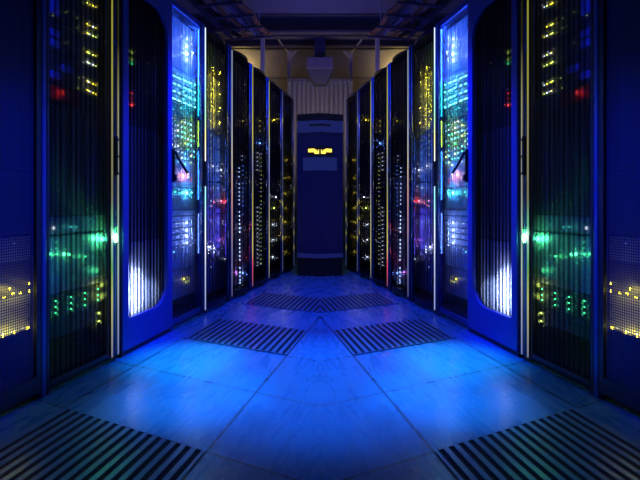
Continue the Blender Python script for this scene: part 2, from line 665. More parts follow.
GLINT_GAIN = 0.6
EDGE_GLINTS = {  # glowing bars with the metal edges' reflections put into their colour
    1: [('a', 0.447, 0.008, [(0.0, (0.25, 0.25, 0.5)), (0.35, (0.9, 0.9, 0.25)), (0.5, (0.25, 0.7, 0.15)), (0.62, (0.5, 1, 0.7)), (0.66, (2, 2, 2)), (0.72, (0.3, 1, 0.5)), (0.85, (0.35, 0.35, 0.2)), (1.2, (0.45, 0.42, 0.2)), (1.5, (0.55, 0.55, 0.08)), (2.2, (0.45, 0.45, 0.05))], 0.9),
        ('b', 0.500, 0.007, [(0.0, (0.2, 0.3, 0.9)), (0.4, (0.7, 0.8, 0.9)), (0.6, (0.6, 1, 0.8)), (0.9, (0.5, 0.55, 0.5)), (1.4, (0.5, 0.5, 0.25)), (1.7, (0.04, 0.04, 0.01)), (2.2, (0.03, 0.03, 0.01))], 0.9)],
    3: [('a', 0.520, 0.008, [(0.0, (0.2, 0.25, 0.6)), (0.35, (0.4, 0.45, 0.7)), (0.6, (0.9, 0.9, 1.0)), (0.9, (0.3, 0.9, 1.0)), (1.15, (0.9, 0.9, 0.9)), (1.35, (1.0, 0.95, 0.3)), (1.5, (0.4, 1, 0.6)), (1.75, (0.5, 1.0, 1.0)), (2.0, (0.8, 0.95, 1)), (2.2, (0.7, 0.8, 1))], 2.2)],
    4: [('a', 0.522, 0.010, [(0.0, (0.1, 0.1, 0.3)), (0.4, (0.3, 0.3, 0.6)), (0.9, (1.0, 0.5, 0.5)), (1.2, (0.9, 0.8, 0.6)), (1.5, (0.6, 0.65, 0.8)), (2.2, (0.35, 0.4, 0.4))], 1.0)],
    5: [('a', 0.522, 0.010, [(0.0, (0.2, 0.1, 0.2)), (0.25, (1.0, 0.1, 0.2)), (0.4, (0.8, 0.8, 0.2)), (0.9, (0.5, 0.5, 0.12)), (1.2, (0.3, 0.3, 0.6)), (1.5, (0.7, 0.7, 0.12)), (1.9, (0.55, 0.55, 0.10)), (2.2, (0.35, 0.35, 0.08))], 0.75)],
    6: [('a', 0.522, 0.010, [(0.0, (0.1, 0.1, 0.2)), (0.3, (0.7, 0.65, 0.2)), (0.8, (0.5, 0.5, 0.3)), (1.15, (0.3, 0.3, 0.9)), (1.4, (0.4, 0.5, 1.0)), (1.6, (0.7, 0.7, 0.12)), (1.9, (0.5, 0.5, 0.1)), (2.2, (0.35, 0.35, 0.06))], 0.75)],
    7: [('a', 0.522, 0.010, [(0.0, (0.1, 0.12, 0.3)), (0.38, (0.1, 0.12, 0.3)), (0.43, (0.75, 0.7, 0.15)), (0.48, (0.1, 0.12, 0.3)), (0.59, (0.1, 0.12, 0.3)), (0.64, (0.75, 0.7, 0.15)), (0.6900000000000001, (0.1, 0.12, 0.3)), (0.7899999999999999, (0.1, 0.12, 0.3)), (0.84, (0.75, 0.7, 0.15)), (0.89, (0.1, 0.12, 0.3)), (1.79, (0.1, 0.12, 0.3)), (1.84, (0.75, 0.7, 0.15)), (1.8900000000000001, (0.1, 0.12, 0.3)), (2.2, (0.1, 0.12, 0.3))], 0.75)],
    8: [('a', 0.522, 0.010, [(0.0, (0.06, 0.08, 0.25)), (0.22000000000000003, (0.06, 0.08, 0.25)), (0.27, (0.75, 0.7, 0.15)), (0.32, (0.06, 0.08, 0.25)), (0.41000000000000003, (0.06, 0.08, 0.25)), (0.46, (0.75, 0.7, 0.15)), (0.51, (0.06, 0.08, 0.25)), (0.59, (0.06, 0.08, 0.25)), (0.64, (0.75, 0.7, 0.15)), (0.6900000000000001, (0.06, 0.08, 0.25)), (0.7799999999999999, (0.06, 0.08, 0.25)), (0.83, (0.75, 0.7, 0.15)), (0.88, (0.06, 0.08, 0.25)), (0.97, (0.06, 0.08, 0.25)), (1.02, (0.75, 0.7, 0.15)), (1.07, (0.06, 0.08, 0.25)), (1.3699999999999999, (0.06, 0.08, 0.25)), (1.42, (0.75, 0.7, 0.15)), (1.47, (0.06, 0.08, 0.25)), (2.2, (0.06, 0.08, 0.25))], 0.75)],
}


def ring(u0, u1, z0, z1, rs, n=6):
    """Rounded rectangle in (u, z), counter-clockwise from the lower near corner; rs = radii (near-low, far-low, far-top, near-top)."""
    pts = []
    for (cu, cz, r, a0) in ((u0 + rs[0], z0 + rs[0], rs[0], 180), (u1 - rs[1], z0 + rs[1], rs[1], 270),
                            (u1 - rs[2], z1 - rs[2], rs[2], 0), (u0 + rs[3], z1 - rs[3], rs[3], 90)):
        for k in range(n + 1):
            a = math.radians(a0 + 90.0 * k / n)
            pts.append((cu + r * math.cos(a), cz + r * math.sin(a)))
    return pts


def frame_plate(u0, u1, z0, z1, inner, d0, d1):
    """Plate with a rounded opening; inner = ring points, outer ring matched by projection on the rectangle."""
    cu, cz = (u0 + u1) / 2, (z0 + z1) / 2
    n = len(inner) // 4
    outer = []
    corners = [(u0, z0), (u1, z0), (u1, z1), (u0, z1)]
    for q in range(4):
        outer += [corners[q]] * n
    m = MB()
    fi = [(u, d0, z) for u, z in inner]
    bi = [(u, d1, z) for u, z in inner]
    fo = [(u, d0, z) for u, z in corners]
    bo = [(u, d1, z) for u, z in corners]
    b = len(m.v)
    N_ = len(inner)
    m.v += fi + bi + fo + bo
    for q in range(4):
        for off, base in ((0, 2 * N_), (N_, 2 * N_ + 4)):
            for k in range(n - 1):
                m.f.append((off + q * n + k, off + q * n + k + 1, base + q))
            e = (q * n + n - 1)
            f2 = ((q + 1) * n) % N_
            m.f.append((off + e, off + f2, base + (q + 1) % 4, base + q))
    for k in range(N_):
        e = (k + 1) % N_
        m.f.append((k, e, N_ + e, N_ + k))
    for q in range(4):
        e = (q + 1) % 4
        m.f.append((2 * N_ + q, 2 * N_ + e, 2 * N_ + 4 + e, 2 * N_ + 4 + q))
    return m


def ribbed(u0, u1, z0, z1, d, ribs, amp, bow=0.0, thick=0.004):
    m = MB()
    n = ribs * 6
    fr, bk = [], []
    for k in range(n + 1):
        t = k / n
        u = u0 + (u1 - u0) * t
        dd = d - bow * (1 - (2 * t - 1) ** 2) - amp * abs(math.sin(math.pi * ribs * t)) ** 1.5
        fr.append((u, dd))
        bk.append((u, dd + thick))
    poly = fr + bk[::-1]
    b = len(m.v)
    L = len(poly)
    m.v += [(u, y, z0) for u, y in poly] + [(u, y, z1) for u, y in poly]
    for i in range(L):
        k = (i + 1) % L
        m.f.append((b + i, b + k, b + L + k, b + L + i))
    for i in range(n):
        for o in (b, b + L):
            m.f.append((o + i, o + i + 1, o + L - 2 - i, o + L - 1 - i))
    return m


def bow_slab(u0, u1, d, bow, z0, z1, back):
    n = 20
    poly = []
    for k in range(n + 1):
        t = k / n
        poly.append((u0 + (u1 - u0) * t, d - bow * (1 - (2 * t - 1) ** 2)))
    poly += [(u1, back), (u0, back)]
    return MB().prism_z(poly, z0, z1)


def make_cabinet(k, s):
    t = thing('server_cabinet', CABLAB[k] % SIDE[s], 'cabinet', cab_origin(k, s), cab_rot(s), 'server cabinets of the %s row' % SIDE[s])
    e = 0.002
    b = MB()
    b.box(e, 0.012, 0.03, D, 0.06, H - 0.03).box(W - 0.012, W - e, 0.03, D, 0.06, H - 0.03)
    b.box(0.012, W - 0.012, D - 0.012, D, 0.06, H - 0.03)
    b.box(e, W - e, 0.03, D, H - 0.03, H).box(e, W - e, 0.03, D, 0.05, 0.07)
    b.build('carcass', MT['dark'], t, s)
    MB().box(e, W - e, 0.035, D, 0.0, 0.05).build('plinth', MT['black'], t, s)
    for (a, c) in ((0.013, 0.03), (W - 0.03, W - 0.013)):
        MB().box(a, c, FACE_D[k] + 0.012, FACE_D[k] + 0.03, 0.07, H - 0.03).build('mounting_rail', MT['dark'], t, s)
    if k == 0:
        d = frame_plate(e, W - 0.03, 0.03, H - 0.005, ring(0.03, W - 0.055, 0.10, H - 0.06, [0.004] * 4, 2), 0.0, 0.025)
        d = d.build('door', MT['dark'], t, s)
        MB().box(0.03, W - 0.055, 0.010, 0.012, 0.10, H - 0.06).build('perforated_panel', MT['perf'], d, s)
        MB().box(W - 0.029, W - e, -0.004, 0.03, 0.0, H).build('corner_post', MT['frame'], t, s, bevel=0.006)
    elif k == 1:
        MB().box(e, 0.02, 0.0, 0.03, 0.0, H).build('corner_post', MT['dark'], t, s, bevel=0.004)
        d = MB().box(W - 0.11, W - 0.02, 0.004, 0.02, 0.02, H - 0.004).build('door', MT['dark'], t, s, bevel=0.003)
        MB().box(0.021, W - 0.11, 0.0, 0.018, 0.03, 0.055).build('bottom_rail', MT['dark'], d, s, bevel=0.003)
        MB().box(0.021, W - 0.11, 0.0, 0.018, H - 0.03, H - 0.004).build('top_rail', MT['dark'], d, s, bevel=0.003)
        ribbed(0.021, W - 0.10, 0.055, H - 0.03, 0.006, 12, 0.0015).build('pane', MT['pane_smoke'], d, s, smooth=True)
        for u in (0.452, 0.470, 0.487, 0.505):
            MB().tube([(u, 0.0, 0.03), (u, 0.0, H - 0.02)], 0.007, 12).build('edge_rod', MT['post'], d, s, smooth=True)
        h = MB().box(0.472, 0.490, -0.018, 0.0, 0.99, 1.20).build('handle', MT['handle'], d, s, bevel=0.004)
        for z in (1.0, 1.09, 1.18):
            MB().tube([(0.481, -0.024, z), (0.481, -0.017, z)], 0.006, 10).build('lock', MT['post'], h, s)
    elif k == 2:
        inner = ring(0.055, W - 0.055, 0.20, H - 0.15, [0.02, 0.15, 0.15, 0.02])
        d = frame_plate(e, W - e, 0.03, H - 0.002, inner, -0.012, 0.02).build('door', MT['frame'], t, s, bevel=0.004)
        ribbed(0.05, W - 0.05, 0.195, H - 0.145, 0.008, 14, 0.0015).build('pane', MT['pane_tint'], d, s, smooth=True)
        MB().box(e, W - e, 0.0, 0.03, 0.0, 0.028).build('kick_strip', MT['black'], t, s)
    elif k == 3:
        MB().box(e, 0.022, -0.004, 0.03, 0.0, H).build('corner_post', MT['frame'], t, s, bevel=0.005)
        d = MB().box(W - 0.07, W - 0.034, -0.004, 0.02, 0.02, H - 0.002).build('door', MT['frame'], t, s, bevel=0.003)
        MB().box(0.023, W - 0.07, -0.002, 0.016, 0.03, 0.07).build('bottom_rail', MT['frame'], d, s, bevel=0.003)
        MB().box(0.023, W - 0.07, -0.002, 0.016, H - 0.045, H - 0.002).build('top_rail', MT['frame'], d, s, bevel=0.003)
        ribbed(0.023, W - 0.065, 0.07, H - 0.045, 0.004, 14, 0.0015).build('pane', MT['pane_clear'], d, s, smooth=True)
        for u in (W - 0.085, W - 0.055):
            MB().tube([(u, -0.006, 0.03), (u, -0.006, H - 0.01)], 0.010, 12).build('edge_rod', MT['post'], d, s, smooth=True)
        MB().box(W - 0.066, W - 0.046, -0.026, -0.012, 0.97, 1.16).build('handle', MT['handle'], d, s, bevel=0.004)
    else:
        MB().box(e, 0.02, 0.0, 0.03, 0.0, H).build('corner_post', MT['dark'], t, s, bevel=0.004)
        bow = 0.045 if k > 4 else 0.03
        u1 = W - 0.125
        d = bow_slab(0.021, u1, 0.004, bow, H - 0.03, H - 0.002, 0.016)
        lo = bow_slab(0.021, u1, 0.004, bow, 0.03, 0.07, 0.016)
        d = d.build('door', MT['black'] if k > 4 else MT['dark'], t, s)
        lo.build('bottom_rail', MT['black'] if k > 4 else MT['dark'], d, s)
        ribbed(0.021, u1, 0.07, H - 0.03, 0.004, 10, 0.0015, bow).build('pane', MT['pane_dark'] if k > 4 else MT['pane_smoke'], d, s, smooth=True)
        for u in (W - 0.105, W - 0.055):
            MB().tube([(u, -0.004, 0.0), (u, -0.004, H)], 0.011, 12).build('edge_rod', MT['post'], t, s, smooth=True)
        MB().box(W - 0.090, W - 0.070, -0.022, 0.002, 0.98, 1.14).build('handle', MT['handle'], t, s, bevel=0.004)
        MB().box(u1 + 0.002, W - e, 0.003, 0.0065, 0.0, H).build('far_post', MT['dark'], t, s)
    for nm, u, wd, stops, st in EDGE_GLINTS.get(k, []):
        st = st * GLINT_GAIN * (1.6 if k > 4 else 1.0)
        m_ = glint_material('edge_glint_glow', stops, st)
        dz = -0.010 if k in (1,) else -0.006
        MB().tube([(u, dz, 0.03), (u, dz, H - 0.02)], wd / 2, 10).build('edge_glint', m_, t, s)
    return t


# lever handle of the third cabinet (hangs on cabinet 3's near edge)
def lever(t, s):
    pl = MB().box(0.012, 0.034, -0.018, -0.002, 0.98, 1.20).build('handle', MT['handle'], t, s, bevel=0.004)
    MB().prism_z([(0.014, -0.02), (0.032, -0.02), (0.032, -0.03), (0.014, -0.03)], 0.99, 1.03).build('latch', MT['handle'], pl, s)
    m = MB()
    n = 8
    pts = []
    for q in range(n + 1):
        f = q / n
        pts.append((0.026 + 0.03 * f, -0.02 - 0.075 * f ** 1.2, 1.185 - 0.145 * f))
    m.tube(pts, 0.009, 8)
    m.build('lever', MT['handle'], pl, s, smooth=True)


# ------------------------------------------------------------------ servers
_led_mesh = {}


def led_mesh(c, st, wd, ht):
    key = (c, st, wd, ht)
    if key not in _led_mesh:
        m = MB()
        n = 10
        a = [(wd / 2 * math.cos(2 * math.pi * q / n), 0.0, ht / 2 * math.sin(2 * math.pi * q / n)) for q in range(n)]
        b = [(x * 0.7, -0.0025, z * 0.7) for x, y, z in a]
        m.quadloop(a, b)
        m.f.append(tuple(range(n, 2 * n)))
        m.f.append(tuple(reversed(range(n))))
        _led_mesh[key] = m.mesh('indicator_light', led_mat(c, st))
    return _led_mesh[key]


def add_led(parent, u, d, z, c, st, wd, ht, s):
    o = bpy.data.objects.new('indicator_light', led_mesh(c, st, wd, ht))
    COL.objects.link(o)
    o.parent = parent
    o.location = (s * u, d, z)
    return o


def face_grille(m, u0, u1, z0, z1, rows, d0, d1, gap=0.35):
    h = (z1 - z0) / rows
    for r in range(rows):
        m.box(u0, u1, d0, d1, z0 + r * h + h * gap / 2, z0 + (r + 1) * h - h * gap / 2)


def make_server(k, s, kind, z0, z1, label, mt, cat='server', name='rack_server', depth=0.5):
    """One rack unit, local frame of cabinet k, Empty at the bottom of its front."""
    d = FACE_D[k]
    org = Vector(cab_origin(k, s))
    a = cab_rot(s)
    t = thing(name, label, cat, (org.x, org.y, z0), a, 'rack units of the %s row' % SIDE[s])
    t['_z'] = z0
    h = z1 - z0 - 0.003
    ua, ub = 0.032, W - 0.032
    M_ = MT[mt]
    MB().box(ua, ub, d + 0.013, d + depth, 0.0, h).build('chassis', MT['dark'], t, s)
    if kind == 'disk':
        n = 8
        wd = (ub - ua) / n
        MB().box(ua, ub, d + 0.008, d + 0.013, 0, h).build('backplane', MT['black'], t, s)
        for q in range(n):
            m = MB().box(ua + q * wd + 0.003, ua + (q + 1) * wd - 0.003, d, d + 0.008, 0.006, h - 0.006)
            m.box(ua + q * wd + 0.010, ua + (q + 1) * wd - 0.010, d - 0.006, d, h * 0.12, h * 0.18)
            m.box(ua + q * wd + 0.010, ua + (q + 1) * wd - 0.010, d - 0.006, d, h * 0.62, h * 0.68)
            m.box(ua + q * wd + 0.014, ua + (q + 1) * wd - 0.014, d - 0.003, d, h * 0.25, h * 0.55)
            m.build('drive_tray', M_, t, s, bevel=0.002)
    elif kind == 'blade':
        n = max(2, int(round(h / 0.045)))
        hh = h / n
        MB().box(ua, ub, d + 0.008, d + 0.013, 0, h).build('backplane', MT['black'], t, s)
        for q in range(n):
            m = MB().box(ua, ub, d + 0.001, d + 0.008, q * hh + 0.004, (q + 1) * hh - 0.004)
            m.box(ua + 0.02, ub - 0.16, d - 0.006, d + 0.001, q * hh + 0.010, q * hh + hh * 0.55)
            m.build('blade', M_, t, s, bevel=0.0015)
    elif kind == 'switch':
        m = MB().box(ua, ub, d + 0.004, d + 0.013, 0, h)
        n = 12
        wd = (ub - ua - 0.04) / n
        rows = max(1, int(h / 0.03))
        for r in range(rows):
            for q in range(n):
                c0 = ua + 0.02 + q * wd
                zz = (r + 0.5) * h / rows
                m.box(c0 + 0.003, c0 + wd - 0.003, d, d + 0.004, zz - 0.010, zz - 0.006)
                m.box(c0 + 0.003, c0 + wd - 0.003, d, d + 0.004, zz + 0.006, zz + 0.010)
                m.box(c0 + 0.003, c0 + 0.006, d, d + 0.004, zz - 0.006, zz + 0.006)
        m.build('faceplate', M_, t, s)
    elif kind == 'blank':
        m = MB().box(ua, ub, d + 0.006, d + 0.013, 0, h)
        n = 9
        wd = (ub - ua) / n
        for q in range(n):
            m.box(ua + q * wd + 0.006, ua + (q + 1) * wd - 0.010, d, d + 0.006, 0.01, h - 0.01)
        m.build('faceplate', M_, t, s, bevel=0.002)
    else:
        m = MB().box(ua, ub, d + 0.005, d + 0.013, 0, h)
        rows = max(2, int(h / 0.016))
        face_grille(m, ua + 0.03, ua + 0.22, 0.006, h - 0.006, rows, d, d + 0.005)
        face_grille(m, ua + 0.24, ub - 0.12, 0.006, h - 0.006, max(1, rows // 3), d, d + 0.005, 0.15)
        m.build('faceplate', M_, t, s)
        for uu in (ua + 0.012, ub - 0.012):
            zc = h / 2
            hh = min(0.03, h * 0.35)
            pr = 0.012 if k < 5 else 0.006
            MB().tube([(uu, d + 0.005, zc - hh), (uu, d - pr, zc - hh), (uu, d - pr, zc + hh), (uu, d + 0.005, zc + hh)], 0.003, 6).build('handle', MT['post'], t, s)
    return t


class Rack:
    """A cabinet's contents: units by height, lights handed to the unit at their height."""

    def __init__(self, k, s):
        self.k, self.s, self.units = k, s, []

    def unit(self, kind, z0, z1, label, mt='face', **kw):
        lab = label + (' in the %s row' % SIDE[self.s]) if '%s' not in label else label % SIDE[self.s]
        t = make_server(self.k, self.s, kind, z0, z1, lab, mt, **kw)
        self.units.append((z0, z1, t))
        return t

    def led(self, px, py, c, st=8.0, wd=0.008, ht=0.008, power=0.0, off=0.02):
        u, z = uz(self.k, px, py, FACE_D[self.k] - 0.004)
        return self.led_at(u, z, c, st, wd, ht, power, off)

    def led_at(self, u, z, c, st=8.0, wd=0.008, ht=0.008, power=0.0, off=0.02):
        u = min(max(u, 0.04), W - 0.045)
        best = min(self.units, key=lambda q: 0 if q[0] <= z <= q[1] else min(abs(z - q[0]), abs(z - q[1])))
        z0, z1, t = best
        z = min(max(z, z0 + ht / 2 + 0.002), z1 - ht / 2 - 0.005)
        d = FACE_D[self.k] - 0.004
        add_led(t, u, d, z - z0, c, st, wd, ht, self.s)
        if power:
            lamp('POINT', 'indicator_glow', (self.s * u, d - off, z - z0), LEDC[c], power, parent=t, shadow_soft_size=0.006)


ORD = ['topmost', 'second', 'third', 'fourth', 'fifth', 'sixth', 'seventh', 'eighth', 'ninth', 'tenth', 'eleventh', 'twelfth', 'thirteenth']

for s in (1, -1):
    cabs = [make_cabinet(k, s) for k in range(9)]
    lever(cabs[3], s)
    sd = SIDE[s]

    # ---- cabinet 0 : perforated door
    R = Rack(0, s)
    R.unit('blank', 0.98, 2.1, 'dark blanking panel behind the %s perforated door', 'face', name='blanking_panel', cat='panel')
    R.unit('switch', 0.71, 0.975, 'rack unit with faint blue dots behind the %s perforated door', 'face', cat='switch')
    R.unit('server', 0.60, 0.705, 'server with upper cluster of yellow lights behind the %s perforated door', 'face_mid')
    R.unit('server', 0.455, 0.597, 'server with three tiny blue lights behind the %s perforated door', 'face')
    R.unit('server', 0.30, 0.452, 'server with lower cluster of yellow lights behind the %s perforated door', 'face_mid')
    for px, py in ((14, 243), (14, 251), (14, 259)):
        R.led(px, py, 'ice', 0.8, 0.006, 0.006)
    for px, py, p in ((4, 297, .04), (10, 289, .06), (13, 294, .0), (20, 293, .03), (31, 283, .05), (38, 289, 0)):
        R.led(px, py, 'yellow', 10, 0.014, 0.010, p * 3, 0.025)
    for px, py in ((3, 334), (11, 332), (15, 331), (22, 328)):
        R.led(px, py, 'ice', 5, 0.007, 0.006)
    for px, py, p in ((3, 362, .07), (14, 358, .07), (-12, 370, .05), (28, 352, 0.01)):
        R.led(px, py, 'yellow', 10, 0.016, 0.012, p * 3, 0.025)

    # ---- cabinet 1 : yellow pairs on top, green drives below
    R = Rack(1, s)
    R.unit('blank', 1.992, 2.14, 'dark blanking panel above the yellow-lit servers of the %s green-lit cabinet', 'face', name='blanking_panel', cat='panel')
    zs = [(1.84, 1.988), (1.69, 1.836), (1.54, 1.686), (1.395, 1.536)]
    for q, (a, b) in enumerate(zs):
        R.unit('server', a, b, '%s server from the top of the %%s green-lit cabinet, with paired yellow lights' % ORD[q], 'face')
    t = R.unit('switch', 1.30, 1.39, 'rack unit with dark red glow under the yellow-lit servers of the %s green-lit cabinet', 'face')
    MB().box(0.05, 0.26, 0.035, 0.0445, 0.012, 0.078).build('red_glow_panel', MT['redglow'], t, s, bevel=0.002)  # red of the diode glow put into the panel's own colour
    lamp('POINT', 'red_glow', (s * 0.12, 0.02, 0.05), LEDC['red'], 0.015, parent=t, shadow_soft_size=0.01)
    R.unit('blank', 0.785, 1.297, 'tall ribbed blanking panel in the middle of the %s green-lit cabinet', 'face', name='blanking_panel', cat='panel')
    R.unit('server', 0.70, 0.782, 'thin server lit teal above the green drives, %s row', 'face_mid')
    R.unit('disk', 0.42, 0.697, 'drive array glowing green in the %s green-lit cabinet', 'face_mid', name='disk_array', cat='disk array')
    R.unit('switch', 0.22, 0.417, 'switch with columns of small green lights low in the %s green-lit cabinet', 'face', name='network_switch', cat='switch')
    for y0 in (5, 26, 35, 54, 64, 83, 92):
        for dx, dy in ((-6, -2.2), (-3, -0.5), (0, 0.8), (2.5, 2), (-4.5, -1.2)):
            if random.random() < 0.9:
                R.led(93 + dx, y0 + dy, random.choice(['yellow', 'lime', 'yellow', 'white']), 6.0, 0.008, 0.007)
    for px, py in ((53, 16), (66, 12), (77, 18), (77, 29), (78, 88), (66, 43), (79, 78)):
        R.led(px, py, 'lime', 0.9, 0.006, 0.006)
    for px, py in ((53, 10), (53, 2), (54, 33), (54, 43), (55, 75), (67, 69)):
        u, z = uz(1, px, py, 0.04)
        for (a, b, tt) in R.units:
            if a <= z <= b:
                MB().box(u - 0.035, u + 0.035, 0.034, 0.045, z - a - 0.016, z - a + 0.016).build('drive_latch', MT['tag'], tt, s, bevel=0.003)
    for px, py, c, st, wd, p in ((54, 228, 'white', 2, .016, 0), (71, 227, 'teal', 4, .008, .02), (99, 239, 'green', 14, .016, .10),
                                 (50, 254, 'green', 9, .014, .05), (64, 254, 'green', 12, .016, .10), (80, 256, 'green', 1.5, .022, .06),
                                 (56, 242, 'green', 3, .008, 0), (56, 248, 'green', 3, .008, 0), (99, 247, 'green', 1.5, .006, 0)):
        R.led(px, py, c, st, wd, wd, p, 0.03)
    for px, ys_ in ((55.5, (301, 307, 313)), (71, (297, 303, 309)), (85, (293, 299, 305)), (98, (289, 295, 300))):
        for yy in ys_:
            R.led(px, yy, 'green', 9.0, 0.009, 0.009)
    R.led(99, 313, 'lime', 9, 0.018, 0.010)
    R.led(99, 322, 'lime', 9, 0.018, 0.010)
    # green status lamp on the door edge
    u, z = uz(1, 114.5, 238, -0.012)
    add_led(cabs[1], u, -0.020, z, 'green', 60, 0.032, 0.050, s)
    lamp('POINT', 'edge_fill', (s * 0.41, 0.022, z), LEDC['green'], 0.4, parent=cabs[1], shadow_soft_size=0.012)
    lamp('POINT', 'edge_fill', (s * 0.4785, -0.032, z - 0.03), LEDC['green'], 0.10, parent=cabs[1], shadow_soft_size=0.006)
    lamp('POINT', 'edge_fill', (s * (u - 0.06), 0.02, 0.42), LEDC['lime'], 0.05, parent=cabs[1], shadow_soft_size=0.012)

    for uu, zz, c, p in ((0.40, 0.66, 'green', 0.16), (0.36, 0.50, 'green', 0.06), (0.41, 0.36, 'lime', 0.05)):
        lamp('POINT', 'indicator_glow', (s * uu, 0.024, zz), LEDC[c], p, parent=cabs[1], shadow_soft_size=0.015)
    o = lamp('AREA', 'interior_fill', (s * 0.03, 0.022, 0.55), (0.02, 0.30, 0.7), 0.2, parent=cabs[1], shape='RECTANGLE', size=0.3, size_y=0.012)  # added fill tinting the lower units teal
    o.rotation_euler = (0, math.radians(-90 * s), 0)

    o = lamp('AREA', 'interior_fill', (s * 0.025, 0.022, 1.72), (0.02, 0.05, 1.0), 0.35, parent=cabs[1], shape='RECTANGLE', size=0.7, size_y=0.012)  # added fill bringing out the blue latches
    o.rotation_euler = (0, math.radians(-90 * s), 0)

    # ---- cabinet 2 : round-cornered window
    R = Rack(2, s)
    R.unit('blank', 1.70, 2.10, 'dark blanking panel at the top of the %s round-cornered window', 'face', name='blanking_panel', cat='panel')
    R.unit('server', 1.52, 1.695, 'server with green display behind the %s round-cornered window', 'face')
    R.unit('switch', 1.30, 1.517, 'switch with red lights behind the %s round-cornered window', 'face', name='network_switch', cat='switch')
    R.unit('blank', 0.62, 1.297, 'tall ribbed blanking panel behind the %s round-cornered window', 'face_mid', name='blanking_panel', cat='panel')
    R.unit('server', 0.10, 0.617, 'added pale panel catching white light at the foot of the %s round-cornered window', 'face_pale', cat='added panel', name='glow_panel')  # added pale unit carrying the white reflection on the pane
    for py, st in ((52, .5), (57, .35), (63, .8)):
        R.led(131, py, 'lime' if py < 60 else 'green', st, 0.06, 0.02)
    for py, st, p in ((93, 1.5, 0), (98, .5, 0), (105, 6, .02)):
        R.led(131, py, 'red', st, 0.05, 0.010, p)
    R.led(149, 63, 'white', 0.8, 0.005, 0.012)
    R.led(144, 187, 'blue', 1.5, 0.012, 0.006)
    u, z = uz(2, 128, 297, 0.03)
    R.led_at(u, z, 'white', 60, 0.026, 0.026, 0.3, 0.03)
    lamp('AREA', 'white_glow', (s * 0.17, 0.010, 0.235), (0.72, 0.84, 1.0), 6.0, parent=R.units[-1][2], rot=(math.pi / 2, 0, 0), shape='ELLIPSE', size=0.18, size_y=0.26)  # added lamp spreading the white patch over the pale unit
    lamp('AREA', 'white_glow', (s * 0.27, 0.010, 0.19), (0.60, 0.76, 1.0), 2.0, parent=R.units[-1][2], rot=(math.pi / 2, 0, 0), shape='ELLIPSE', size=0.3, size_y=0.2)
    o = lamp('AREA', 'interior_fill', (s * 0.06, 0.02, 0.95), (0.0, 0.02, 1.0), 0.9, parent=cabs[2], shape='RECTANGLE', size=1.0, size_y=0.012)  # added fill turning the window's interior blue
    o.rotation_euler = (0, math.radians(-90 * s), 0)

    # ---- cabinet 3 : bright blue
    R = Rack(3, s)
    lay = [('blank', 2.03, 2.15, 'pale blanking panel at the top of the %s bright blue cabinet', 'face_pale', 'blanking_panel', 'panel'),
           ('server', 1.80, 2.027, 'server with bright starry white lights in the %s bright blue cabinet', 'face_pale', 'rack_server', 'server'),
           ('blade', 1.56, 1.797, 'blade chassis with slanting bright bars in the %s bright blue cabinet', 'face_pale', 'blade_chassis', 'server'),
           ('switch', 1.46, 1.557, 'switch with few green lights under the bright bars, %s bright blue cabinet', 'face_mid', 'network_switch', 'switch'),
           ('switch', 1.16, 1.457, 'tall switch covered in rows of dotted lights, %s bright blue cabinet', 'face_mid', 'network_switch', 'switch'),
           ('server', 0.96, 1.157, 'server with orange glow beside the lever handle, %s bright blue cabinet', 'face_pale', 'rack_server', 'server'),
           ('server', 0.80, 0.957, 'server with a single teal light in the %s bright blue cabinet', 'face_mid', 'rack_server', 'server'),
           ('blade', 0.54, 0.797, 'blade chassis with four stacked blue lights in the %s bright blue cabinet', 'face_pale', 'blade_chassis', 'server'),
           ('blank', 0.37, 0.537, 'plain panel below the stacked blue lights, %s bright blue cabinet', 'face_mid', 'blanking_panel', 'panel'),
           ('server', 0.17, 0.367, 'lowest server with one small yellow light, %s bright blue cabinet', 'face_mid', 'rack_server', 'server')]
    for kind, a, b, lab, m_, nm, ct in lay:
        R.unit(kind, a, b, lab, m_, name=nm, cat=ct)
    for px, py, st, p in ((187, 39, 14, .08), (187, 46, 14, .08), (187.5, 54, 30, .2), (187, 60, 14, .08), (174, 56, 3, 0.02), (174, 41, 2, .01), (191, 64, 2, 0)):
        R.led(px, py, 'ice', st, 0.014, 0.014, p, 0.02)
    for q in range(4):
        y0 = 76 + 7.5 * q
        for dx in (0, 5, 11, 16, 21):
            R.led(174 + dx, y0 + dx * 0.42, 'cyan' if dx < 20 else 'teal', 9 if dx < 20 else 16, 0.055 if dx < 20 else 0.022, 0.010, 0.03 if dx in (5, 21) else 0, 0.02)
    for px, py in ((181, 108), (188, 114), (191, 116), (173, 109)):
        R.led(px, py, 'teal', 3, 0.010, 0.010)
    for c_, px in enumerate((172, 178, 182, 185, 188, 191, 194)):
        for r_ in range(9):
            if random.random() < 0.72:
                R.led(px, 118 + 5.2 * r_ + 0.35 * (px - 172), random.choice(['teal', 'cyan', 'green', 'white', 'lime', 'ice']), random.choice([6, 12, 20]), 0.011, 0.010)
    for px, py in ((184, 168), (188, 160), (192, 155), (180, 160)):
        R.led(px, py, 'white', 4, 0.010, 0.009)
    R.led(183, 175, 'orange', 14, 0.016, 0.016, .35, 0.02)
    R.led(186, 180, 'red', 3, 0.010, 0.010, .03, 0.02)
    R.led(187, 193, 'teal', 40, 0.020, 0.020, .35, 0.02)
    R.led(175, 192, 'teal', 6, 0.010, 0.010, .03, 0.02)
    for yy in (222.5, 230, 236.5, 243):
        R.led(187, yy, 'ice', 20, 0.014, 0.014, .10, 0.02)
        R.led(177, yy + 1, 'ice', 2, 0.040, 0.008, .0, 0.02)
    R.led(174, 252, 'cyan', 6, 0.012, 0.012)
    R.led(184, 279, 'yellow', 10, 0.016, 0.014, .02, .02)
    R.led(186, 282, 'lime', 3, 0.014, 0.010)
